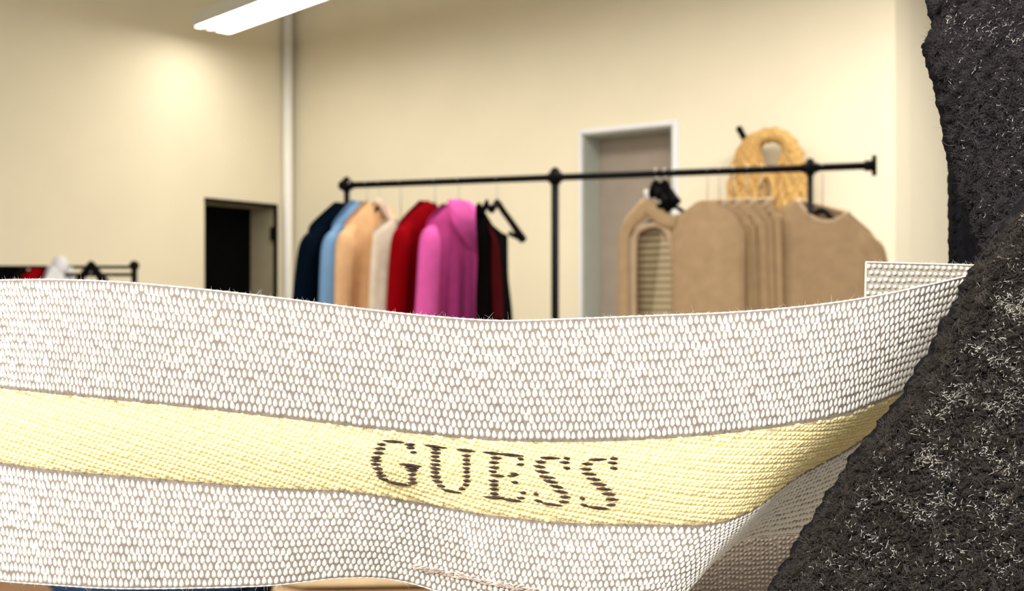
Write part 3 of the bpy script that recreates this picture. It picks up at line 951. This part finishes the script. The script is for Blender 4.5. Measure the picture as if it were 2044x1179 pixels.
# cream band
g_ = MB(); sheet(1.0, 2.0, g_)
cb = g_.build('cream_band', M['cream_ground'], ribbon)
cb['label'] = 'cream middle band in a slanting twill weave'
t_ = MB()
cols = columns(1.5, sp_cream)
ncol = len(cols)
rows_px = []
y = -620.0
k = 0
while y < 620:
    rows_px.append(y); y += 7.0 if k % 2 == 0 else 10.2; k += 1
pc = px_of(rib(cols, np.full(ncol, 1.5)))
xarc = np.concatenate([[0], np.cumsum(np.linalg.norm(np.diff(pc, axis=0), axis=1))])
hA = np.linalg.norm(px_of(rib(cols, np.full(ncol, 1.999))) - px_of(rib(cols, np.full(ncol, 1.0))), axis=1)
for r, y0 in enumerate(rows_px):
    for par in (0, 1):
        sel = np.arange(2 + ((r + par) % 2), ncol - 2, 4) if par == 0 else np.arange(4 + (r % 2), ncol - 2, 4)
        wob = 2.0 * np.sin(xarc[sel] * 0.013 + r) + rng.normal(0, 0.8, len(sel))
        slope = np.interp(pc[sel, 0], [0, 500, 900, 1300, 1700], [0.10, 0.06, 0.08, 0.13, 0.16])
        base_off = np.interp(pc[sel, 0], [0, 500, 900, 1300, 1700], [0, 0, 0, 0, 0])
        yy = y0 + (xarc[sel] - 1200) * 0.20 + wob * 0.7
        v = 1 + yy / hA[sel]
        ok = (v > 1.015) & (v < 1.985)
        if not ok.any(): continue
        sel = sel[ok]; v = v[ok]
        C = rib(cols[sel], v)
        Uv = rib(cols[np.minimum(sel + 2, ncol - 1)], v) - C
        Vv = nrm(rib(cols[sel], np.maximum(v - 0.03, 1)) - rib(cols[sel], np.minimum(v + 0.03, 1.999))) * (5.4 * 0.148 / F)
        Uv = nrm(Uv) * (6.6 * 0.148 / F)
        N = nrm(np.cross(Uv, Vv))
        s = 1 + rng.normal(0, 0.12, (len(sel), 1))
        lumps(t_, C, Uv * s - Vv * 0.15, Vv * s, N * (0.00020 * s), 'round', 8, (0.6, 1.0))
t_.build('cream_thread', M['cream'], cb)
fz = MB(); n = 1500
p = rib(rng.uniform(1, 16, n), rng.uniform(1.02, 1.98, n)) - np.array([0, 0.0002, 0])
fibres(fz, p, np.stack([rng.normal(0, 1, n), rng.normal(-0.3, 0.2, n), rng.normal(0, 0.6, n)], -1), rng.uniform(0.0003, 0.0008, n), rng.normal(0, 0.5, n), 0.000018, 3)
fz.build('loose_fibre', M['cream'], cb)

# stitched letters
LET = dict(
    G=[(262, 188, 405, 200), (230, 212, 290, 212), (405, 214, 480, 212), (212, 238, 285, 238), (415, 230, 475, 236), (203, 265, 278, 268), (440, 262, 488, 262), (190, 292, 262, 296), (187, 312, 262, 316), (188, 335, 258, 338),
       (370, 335, 520, 352), (203, 363, 270, 365), (405, 356, 500, 364), (415, 374, 498, 377), (218, 388, 275, 392), (428, 400, 485, 402), (228, 406, 292, 408), (430, 428, 482, 430), (240, 425, 308, 436), (285, 447, 455, 473), (425, 453, 490, 455)],
    U=[(527, 215, 678, 238), (575, 240, 640, 247), (570, 262, 640, 266), (572, 287, 635, 292), (572, 311, 638, 317), (570, 335, 638, 342), (570, 360, 638, 367), (568, 385, 636, 393), (570, 412, 640, 421), (582, 440, 650, 452), (608, 470, 672, 479), (638, 493, 770, 521),
       (737, 242, 860, 258), (772, 282, 828, 285), (775, 308, 825, 312), (775, 335, 830, 338), (778, 360, 828, 364), (780, 385, 826, 388), (778, 412, 828, 416), (778, 440, 828, 445), (775, 467, 820, 471), (752, 491, 796, 497)],
    E=[(900, 260, 1035, 276), (1000, 272, 1168, 286), (950, 295, 1030, 302), (940, 325, 1012, 330), (942, 355, 1015, 362), (942, 380, 1000, 388), (945, 404, 1050, 416), (1060, 412, 1135, 404), (1080, 396, 1130, 402), (1085, 450, 1135, 453), (942, 440, 1010, 445), (944, 465, 1010, 470),
       (946, 492, 1010, 498), (1125, 301, 1168, 308), (1120, 338, 1172, 341), (950, 520, 1010, 528), (905, 542, 1050, 556), (1020, 556, 1160, 573), (1140, 516, 1186, 519), (1122, 549, 1176, 552)],
    S=[(1270, 295, 1405, 302), (1420, 300, 1462, 302), (1240, 322, 1310, 324), (1392, 325, 1464, 328), (1225, 348, 1308, 358), (1418, 360, 1464, 364), (1240, 380, 1330, 392), (1258, 412, 1370, 426), (1290, 440, 1385, 456), (1325, 470, 1425, 488), (1358, 505, 1450, 518), (1392, 543, 1468, 547),
       (1388, 573, 1458, 577), (1228, 525, 1262, 530), (1228, 562, 1290, 576), (1280, 582, 1420, 602)],
    T=[(1570, 312, 1700, 306), (1715, 303, 1766, 301), (1535, 335, 1608, 338), (1698, 328, 1764, 332), (1525, 366, 1604, 372), (1715, 362, 1766, 366), (1530, 395, 1632, 405), (1556, 425, 1668, 440), (1588, 458, 1702, 470), (1625, 490, 1732, 500), (1658, 524, 1754, 530), (1688, 558, 1772, 562),
       (1690, 596, 1756, 594), (1522, 552, 1558, 558), (1525, 590, 1575, 602), (1570, 608, 1720, 622)],
)
ug = np.linspace(6, 13, 700); vg = np.linspace(1.0, 1.999, 120)
UG, VG = np.meshgrid(ug, vg, indexing='ij')
PG = rib(UG, VG); XG = px_of(PG)
NG = nrm(np.cross(np.gradient(PG, axis=0), -np.gradient(PG, axis=1)))


def on_ribbon(x, y):
    d = (XG[..., 0] - x) ** 2 + (XG[..., 1] - y) ** 2
    i = np.unravel_index(np.argmin(d), d.shape)
    n = NG[i]
    if n[1] > 0: n = -n
    return PA(x, y, PG[i][1]), n


for name in 'GUEST':
    t_ = MB()
    C, U_, V_, N_ = [], [], [], []
    for (x0, y0, x1, y1) in LET[name]:
        a = (680 + x0 / 3.194, 820 + y0 / 3.194); b = (680 + x1 / 3.194, 820 + y1 / 3.194)
        L = math.hypot(b[0] - a[0], b[1] - a[1])
        pa, n = on_ribbon(*a); pb, _ = on_ribbon(*b)
        ax = (pb - pa) / 2
        c = (pa + pb) / 2 + n * 0.00016
        vv = np.cross(n, ax); vv = vv / np.linalg.norm(vv) * (3.2 * 0.148 / F)
        C.append(c); U_.append(ax * 1.06); V_.append(vv); N_.append(n * 0.00020)
        for q in range(max(1, int(L / 14))):      # loose strands of the stitch
            f_ = random.uniform(-0.6, 0.6)
            C.append(c + ax * f_ + vv * random.uniform(-0.35, 0.35)); U_.append(ax * random.uniform(0.35, 0.6) + vv * random.uniform(-0.5, 0.5)); V_.append(vv * 0.38); N_.append(n * 0.00030)
    lumps(t_, np.array(C), np.array(U_), np.array(V_), np.array(N_), 'spindle', 12, noise=0.03)
    lt = t_.build('stitched_letter', M['letter'], ribbon)
    lt['label'] = 'dark brown stitched letter'

# folded end standing up behind the upper edge
def quad_surf(c, u, v):
    """bilinear patch in photo coordinates: corners tl, tr, br, bl as (x, y, depth)"""
    c = np.array(c, float)
    u = np.asarray(u)[..., None]; v = np.asarray(v)[..., None]
    q = (c[0] * (1 - u) + c[1] * u) * (1 - v) + (c[3] * (1 - u) + c[2] * u) * v
    return q


def patch_weave(cs, nu, nv_, name, gm, tm, lab, wf, hf, relief, bulge=0.0, edge=True):
    def S(u, v):
        q = quad_surf(cs, u, v)
        return PA(q[..., 0], q[..., 1], q[..., 2] - bulge * np.sin(PI * np.clip(u, 0, 1)) * np.sin(PI * np.clip(v, 0, 1)))
    g_ = MB()
    Uq, Vq = np.meshgrid(np.linspace(0, 1, 30), np.linspace(0, 1, 14), indexing='ij')
    G = S(Uq, Vq); bk = G + np.array([0, 0.0006, 0])
    g_.grid(G); g_.grid(bk, flip=True)
    for sl in ((slice(None), 0), (slice(None), -1)): g_.grid(np.stack([G[sl], bk[sl]], 1))
    for sl in ((0, slice(None)), (-1, slice(None))): g_.grid(np.stack([G[sl], bk[sl]], 1))
    o = g_.build(name, gm, ribbon); o['label'] = lab
    t_ = MB()
    for r in range(nv_):
        u = (np.arange(nu) + (0.5 if r % 2 else 0.0) + 0.4) / (nu + 0.3)
        v = np.full(nu, (r + 0.6) / (nv_ + 0.3)) + rng.normal(0, 0.006, nu)
        C = S(u, v)
        Uv = (S(u + 0.5 / nu, v) - S(u - 0.5 / nu, v)) / 2
        Vv = (S(u, v - 0.5 / nv_) - S(u, v + 0.5 / nv_)) / 2
        N = nrm(np.cross(Uv, Vv))
        hw = np.linalg.norm(Uv, axis=1)[:, None]
        s = 1 + rng.normal(0, 0.07, (nu, 1))
        lumps(t_, C, Uv * wf * s, Vv * hf * s, N * hw * relief * 2, 'round', 10)
    if edge:
        t = np.linspace(0, 1, 60)
        t_.tube(np.concatenate([S(0 * t, 1 - t), S(t, 0 * t)]), 0.00016, 6)
        n = 60
        fibres(t_, S(rng.random(n), np.zeros(n)), np.stack([rng.normal(0, .6, n), rng.normal(0, .3, n), rng.uniform(.3, 1, n)], -1), rng.uniform(.0003, .0009, n), rng.normal(0, .4, n), .00002, 3)
    t_.build('pale_thread', tm, o)
    return o


M['thread_grey'] = mat('pale_grey_thread', (0.80, 0.755, 0.66), 0.7, var=0.06, scale=1200, spec=0.2)
M['ground_mid'] = mat('grey_weft', (0.46, 0.42, 0.355), 0.9, var=0.12, scale=900, spec=0.1)
M['thread_brown_shaded'] = mat('brown_grey_thread_shaded', (0.34, 0.285, 0.235), 0.8, var=0.15, scale=900, spec=0.15)  # brown-grey thread, darkened because the returning layer gets less light
patch_weave([(1729, 523, .1545), (1975, 530, .1570), (1990, 640, .1575), (1726, 650, .1545)], 21, 9, 'folded_end', M['ground_mid'], M['thread_grey'], 'folded end standing up behind the upper edge', 0.66, 0.72, 0.34)
patch_weave([(1420, 1040, .1900), (1760, 1020, .2060), (1640, 1300, .2060), (1300, 1300, .1800)], 40, 28, 'underside_layer', M['ground_dark'], M['thread_brown_shaded'], 'brownish shade-toned layer of ribbon returning below', 0.70, 0.75, 0.30, bulge=0.004)
# frayed seam thread low on the ribbon
t_ = MB()
n = 300
tt = rng.random(n)
sx = 830 + 300 * tt; sy = 1131 + 62 * tt + rng.normal(0, 2.6, n)
sp_ = []
us_, vs_ = np.meshgrid(np.linspace(6.5, 12, 300), np.linspace(2.3, 2.999, 80), indexing='ij')
PS = rib(us_, vs_); XS = px_of(PS)
for x, y in zip(sx, sy):
    dq = (XS[..., 0] - x) ** 2 + (XS[..., 1] - y) ** 2
    sp_.append(PA(x, y, PS[np.unravel_index(np.argmin(dq), dq.shape)][1]))
sp_ = np.array(sp_)
Ux = np.stack([rng.uniform(.0003, .0007, n), np.zeros(n), -rng.uniform(-.00005, .0002, n)], -1)
Vx = np.stack([np.zeros(n), np.zeros(n), rng.uniform(.00008, .0002, n)], -1)
lumps(t_, sp_ + np.array([0, -0.0001, 0]), Ux, Vx, np.tile(np.array([[0, -0.00030, 0]]), (n, 1)), 'spindle', 8, (0.6, 1.0), noise=0.1)
fibres(t_, sp_, np.stack([rng.normal(0, 1, n), rng.normal(-.5, .2, n), rng.normal(0, .8, n)], -1), rng.uniform(.0004, .0012, n), rng.normal(0, .5, n), .00002, 3)
t_.build('seam_thread', mat('pinkish_taupe_thread', (0.56, 0.47, 0.41), 0.85, var=0.25, scale=800), ribbon)['label'] = 'frayed pinkish seam thread'

# ------------------------------------------------------------------ the charcoal knit garment
knit = thing('knit_garment', 'charcoal fuzzy boucle knit garment with glinting threads over the ribbon', 'knit garment', tuple(P(1900, 1400, 0.14)))


def furrow(x, y):
    w = -0.5 * x + 0.87 * y + 9 * np.sin(x / 61.0) + 7 * np.sin(y / 43.0)
    return np.clip(0.60 + 0.45 * np.sin(w * 2 * PI / 46.0) + 0.35 * np.sin(x / 17.0 + 2 * np.sin(y / 29.0)) * np.sin(y / 23.0), 0.06, 1)


def knit_panel(name, edge, right, depth_fn, m, fm, gl_fn, n_l, n_f, n_g, lab, ang=-0.5, lsize=(13, 8), roll=10.0, blen=(0.0006, 0.0016), amp=1.0, rel=1.0, edge_f=0.12, fr=0.000028):
    e = np.array(edge, float); rgt = np.array(right, float)
    def uv_px(t, s):
        a = catmull(e, t * (len(e) - 1)); a = a + amp * np.stack([3.2 * np.sin(t * 151) + 2.6 * np.sin(t * 67 + 1) + 1.8 * np.sin(t * 317), 0 * t], -1); b = catmull(rgt, t * (len(rgt) - 1))
        return a * (1 - s[..., None]) + b * s[..., None], np.linalg.norm(b - a, axis=-1) * s
    def S(t, s):
        q, dist = uv_px(t, s)
        d = depth_fn(q[..., 0], q[..., 1])
        d = d + 0.0022 * np.clip(1 - dist / (roll * 2.2), 0, 1) ** 2.2      # the edge rolls back
        return PA(q[..., 0], q[..., 1], d)
    t = np.linspace(0, 1, 130); s = np.linspace(0, 1, 90) ** 1.5
    Tq, Sq = np.meshgrid(t, s, indexing='ij')
    G = S(Tq, Sq)
    mb = MB()
    mb.grid(G); bk = G + np.array([0, 0.003, 0]); mb.grid(bk, flip=True)
    mb.grid(np.stack([G[:, 0], bk[:, 0]], 1), flip=True); mb.grid(np.stack([G[0], bk[0]], 1)); mb.grid(np.stack([G[-1], bk[-1]], 1)); mb.grid(np.stack([G[:, -1], bk[:, -1]], 1))
    # rejection sample inside the neighbourhood of the frame, uniform in photo area
    def sample(n, keep=None):
        out_t, out_s = [], []
        while len(out_t) < n:
            tt = rng.random(n * 3); ss = rng.random(n * 3)
            q, dist = uv_px(tt, ss)
            wid = np.linalg.norm(catmull(rgt, tt * (len(rgt) - 1)) - catmull(e, tt * (len(e) - 1)), axis=-1)
            ok = (q[:, 0] < 2300) & (q[:, 1] < 1400) & (q[:, 1] > -150) & (rng.random(n * 3) < wid / wid.max())
            if keep is not None: ok &= rng.random(n * 3) < keep(q[:, 0], q[:, 1])
            out_t += tt[ok].tolist(); out_s += ss[ok].tolist()
        return np.array(out_t[:n]), np.array(out_s[:n])
    tt, ss = sample(n_l, furrow)
    # edge stitches too
    te = np.linspace(0, 1, int(n_l * 0.08)); tt = np.concatenate([tt, te]); ss = np.concatenate([ss, rng.random(len(te)) * 0.012 - 0.002])
    C = S(tt, ss)
    k = C[:, 1:2] / F
    an = ang + rng.normal(0, 0.35, len(tt))
    Uv = np.stack([np.cos(an), np.zeros(len(tt)), -np.sin(an)], -1) * k * lsize[0] * rng.uniform(0.7, 1.3, (len(tt), 1))
    Vv = np.stack([np.sin(an), np.zeros(len(tt)), np.cos(an)], -1) * k * lsize[1] * rng.uniform(0.7, 1.3, (len(tt), 1))
    N = np.tile(np.array([[0, -1.0, 0]]), (len(tt), 1)) * k * lsize[1] * rng.uniform(0.9, 2.0, (len(tt), 1)) * rel
    o = mb.build(name, M['yarn_black'], knit); o['label'] = lab
    lb = MB(); lumps(lb, C, Uv, Vv, N, 'round', 9, (0.5, 0.85, 1.0), noise=0.16)
    lb.build('boucle_loops', m, o)
    # fuzz
    fz = MB()
    tt, ss = sample(n_f)
    ne = int(n_f * edge_f)
    tt = np.concatenate([tt, rng.random(ne)]); ss = np.concatenate([ss, rng.random(ne) ** 2 * 0.03])
    C = S(tt, ss) + np.stack([0 * tt, -rng.random(len(tt)) * 0.0005, 0 * tt], -1)
    n = len(tt)
    sw = 2.2 * np.sin(C[:, 0] * 2600 + 1.7 * np.sin(C[:, 2] * 1900)) + ang
    D = np.stack([np.cos(sw) + rng.normal(0, .5, n), rng.normal(-.35, .25, n), -np.sin(sw) + rng.normal(0, .5, n)], -1)
    fibres(fz, C, D, rng.uniform(*blen, n), rng.normal(0, 0.7, n), fr, 4)
    fz.build('fuzz', fm, o)
    if n_g:
        gz = MB()
        tt, ss = sample(n_g, gl_fn)
        C = S(tt, ss) + np.stack([0 * tt, -0.0003 - rng.random(n_g) * 0.0006, 0 * tt], -1)
        dz = rng.normal(ang, 0.9, n_g)
        D = np.stack([np.cos(dz), rng.normal(-.2, .3, n_g), -np.sin(dz)], -1)
        fibres(gz, C, D, rng.uniform(0.00018, 0.00062, n_g), rng.normal(0, 1.1, n_g), rng.uniform(0.000022, 0.000062, n_g), 4)
        gz.build('glint_thread', M['lurex'], o)
    return o


A_edge = [(2000, 470), (1975, 505), (1952, 540), (1928, 590), (1900, 640), (1868, 700), (1832, 760), (1795, 815), (1755, 862), (1712, 918), (1680, 968), (1645, 1020), (1612, 1072), (1578, 1125), (1548, 1182), (1500, 1290), (1380, 1600), (1260, 2000)]
A_right = [(2900, -700), (3500, 0), (3600, 700), (3500, 1400), (3200, 2000)]  # unseen reach of the panel, extended to shade the ribbon's lower right
def clump(x, y, seed, sc):
    return 0.5 + 0.25 * np.sin(x / sc + seed + 1.3 * np.sin(y / sc * 0.8)) + 0.25 * np.sin(y / sc * 1.3 + 2 * seed + 1.1 * np.sin(x / sc * 0.7))
def gl_A(x, y):
    edge_x = np.interp(y, [p[1] for p in A_edge], [p[0] for p in A_edge])
    return np.clip((x - edge_x - 20) / 70, 0.06, 1) * clump(x, y, 1.0, 21) ** 1.5 * np.interp(y, [430, 560, 1000, 1179], [1, 1, 0.7, 0.35]) * furrow(x, y)
def gl_B(x, y):
    return np.where(y < 95, 0.45, np.where((x > 1985) & (y > 200) & (y < 310), 0.6, 0.11)) * clump(x, y, 2.0, 19)
def dep_A(x, y): return -0.030 * np.clip((x - 2060) / 1500.0, 0, 1) ** 1.3 - 0.012 * np.clip((y - 1200) / 800.0, 0, 1) + 0.1420 - 0.000010 * (x - 1600) - 0.0012 * np.sin((x + y) / 170.0) * 0.5 + 0.000004 * (y - 800)
def dep_B(x, y): return 0.1600 - 0.000012 * (x - 1850) + 0.0000045 * np.clip(y - 200, 0, 400)
def dep_C(x, y): return 0.2100 + 0 * x
knit_panel('front_panel', A_edge, A_right, dep_A, M['yarn'], M['fuzz'], gl_A, 3500, 27000, 6400, 'nearest knit panel lapping over the ribbon', lsize=(11.5, 7), rel=0.8, edge_f=0.16)
B_edge = [(1846, -160), (1856, -60), (1864, 0), (1873, 36), (1870, 56), (1856, 78), (1858, 104), (1870, 140), (1880, 176), (1891, 230), (1901, 290), (1911, 340), (1926, 390), (1942, 432), (1958, 475), (1985, 540), (2010, 620)]
B_right = [(2420, -160), (2420, 100), (2420, 400), (2420, 620)]
knit_panel('upper_panel', B_edge, B_right, dep_B, M['yarn2'], M['fuzz2'], gl_B, 2200, 30000, 1250, 'upper knit panel with a curled edge', ang=-1.1, amp=0.45, rel=0.45, edge_f=0.08, lsize=(9, 6.5))
C_edge = [(1895, 150), (1902, 280), (1904, 400), (1905, 520), (1905, 620), (1900, 760)]
C_right = [(2300, 150), (2300, 400), (2300, 760)]
knit_panel('inner_panel', C_edge, C_right, dep_C, M['yarn_black'], M['yarn_black'], None, 900, 2500, 0, 'black inner knit layer behind', ang=-1.4, amp=0.25, rel=0.35, lsize=(9, 6))
# the one long curled hair on the upper panel's edge
hz = MB(); hz.tube(catmull([P(1908, 289, .158), P(1897, 291, .158), P(1886, 287, .158), P(1878, 279, .158)], np.linspace(0, 3, 16)), 0.00005, 5)
hz.build('stray_hair', M['fuzz2'], knit)

# ------------------------------------------------------------------ light
wd = bpy.data.worlds.new('shop_ambient_fill'); scn.world = wd  # even ambient fill added all round; no window is modelled
wd.use_nodes = True
bg = wd.node_tree.nodes['Background']
bg.inputs['Color'].default_value = (1.0, 0.96, 0.90, 1)
bg.inputs['Strength'].default_value = 0.50


def area(name, loc, target, sx, sy, power, col):
    l = bpy.data.lights.new(name, 'AREA'); l.shape = 'RECTANGLE'; l.size = sx; l.size_y = sy; l.energy = power; l.color = col
    o = bpy.data.objects.new(name, l); COL.objects.link(o); o.location = loc
    o.rotation_euler = (Vector(target) - Vector(loc)).to_track_quat('-Z', 'Y').to_euler()
    return o


area('key_lamp_behind', (-0.9, -1.1, 2.7), (-0.05, 0.3, 1.3), 2.2, 1.2, 108, (1, 0.97, 0.92))  # unseen key lamp, set close so the ribbon outshines the walls
area('fill_lamp_right', (1.3, 4.0, 3.1), (1.3, 4.05, 0.0), 2.4, 0.4, 80, (1, 0.965, 0.89))  # unseen fill lamp added to brighten the right of the back wall
area('fill_lamp_far_right', (4.2, 4.6, 3.1), (4.2, 4.65, 0.0), 2.4, 0.4, 80, (1, 0.965, 0.89))  # unseen fill lamp added for the otherwise unlit right wall
area('fill_lamp_left', (-1.6, 2.6, 3.1), (-1.6, 2.65, 0.0), 2.4, 0.4, 38, (1, 0.965, 0.89))  # unseen fill lamp added over the left garments and left wall

# ------------------------------------------------------------------ camera
cam = bpy.data.cameras.new('camera')
co = bpy.data.objects.new('camera', cam); COL.objects.link(co)
co.location = (0, 0, CAMZ); co.rotation_euler = (PI / 2, 0, 0)
cam.sensor_width = 36; cam.lens = 36 * F / W; cam.clip_start = 0.01; cam.clip_end = 60
cam.dof.use_dof = True; cam.dof.focus_distance = 0.1495; cam.dof.aperture_fstop = 48
scn.camera = co
vs = scn.view_settings
vs.view_transform = 'Standard'; vs.look = 'None'; vs.gamma = 1.0; vs.use_curve_mapping = False; vs.exposure = 0.0
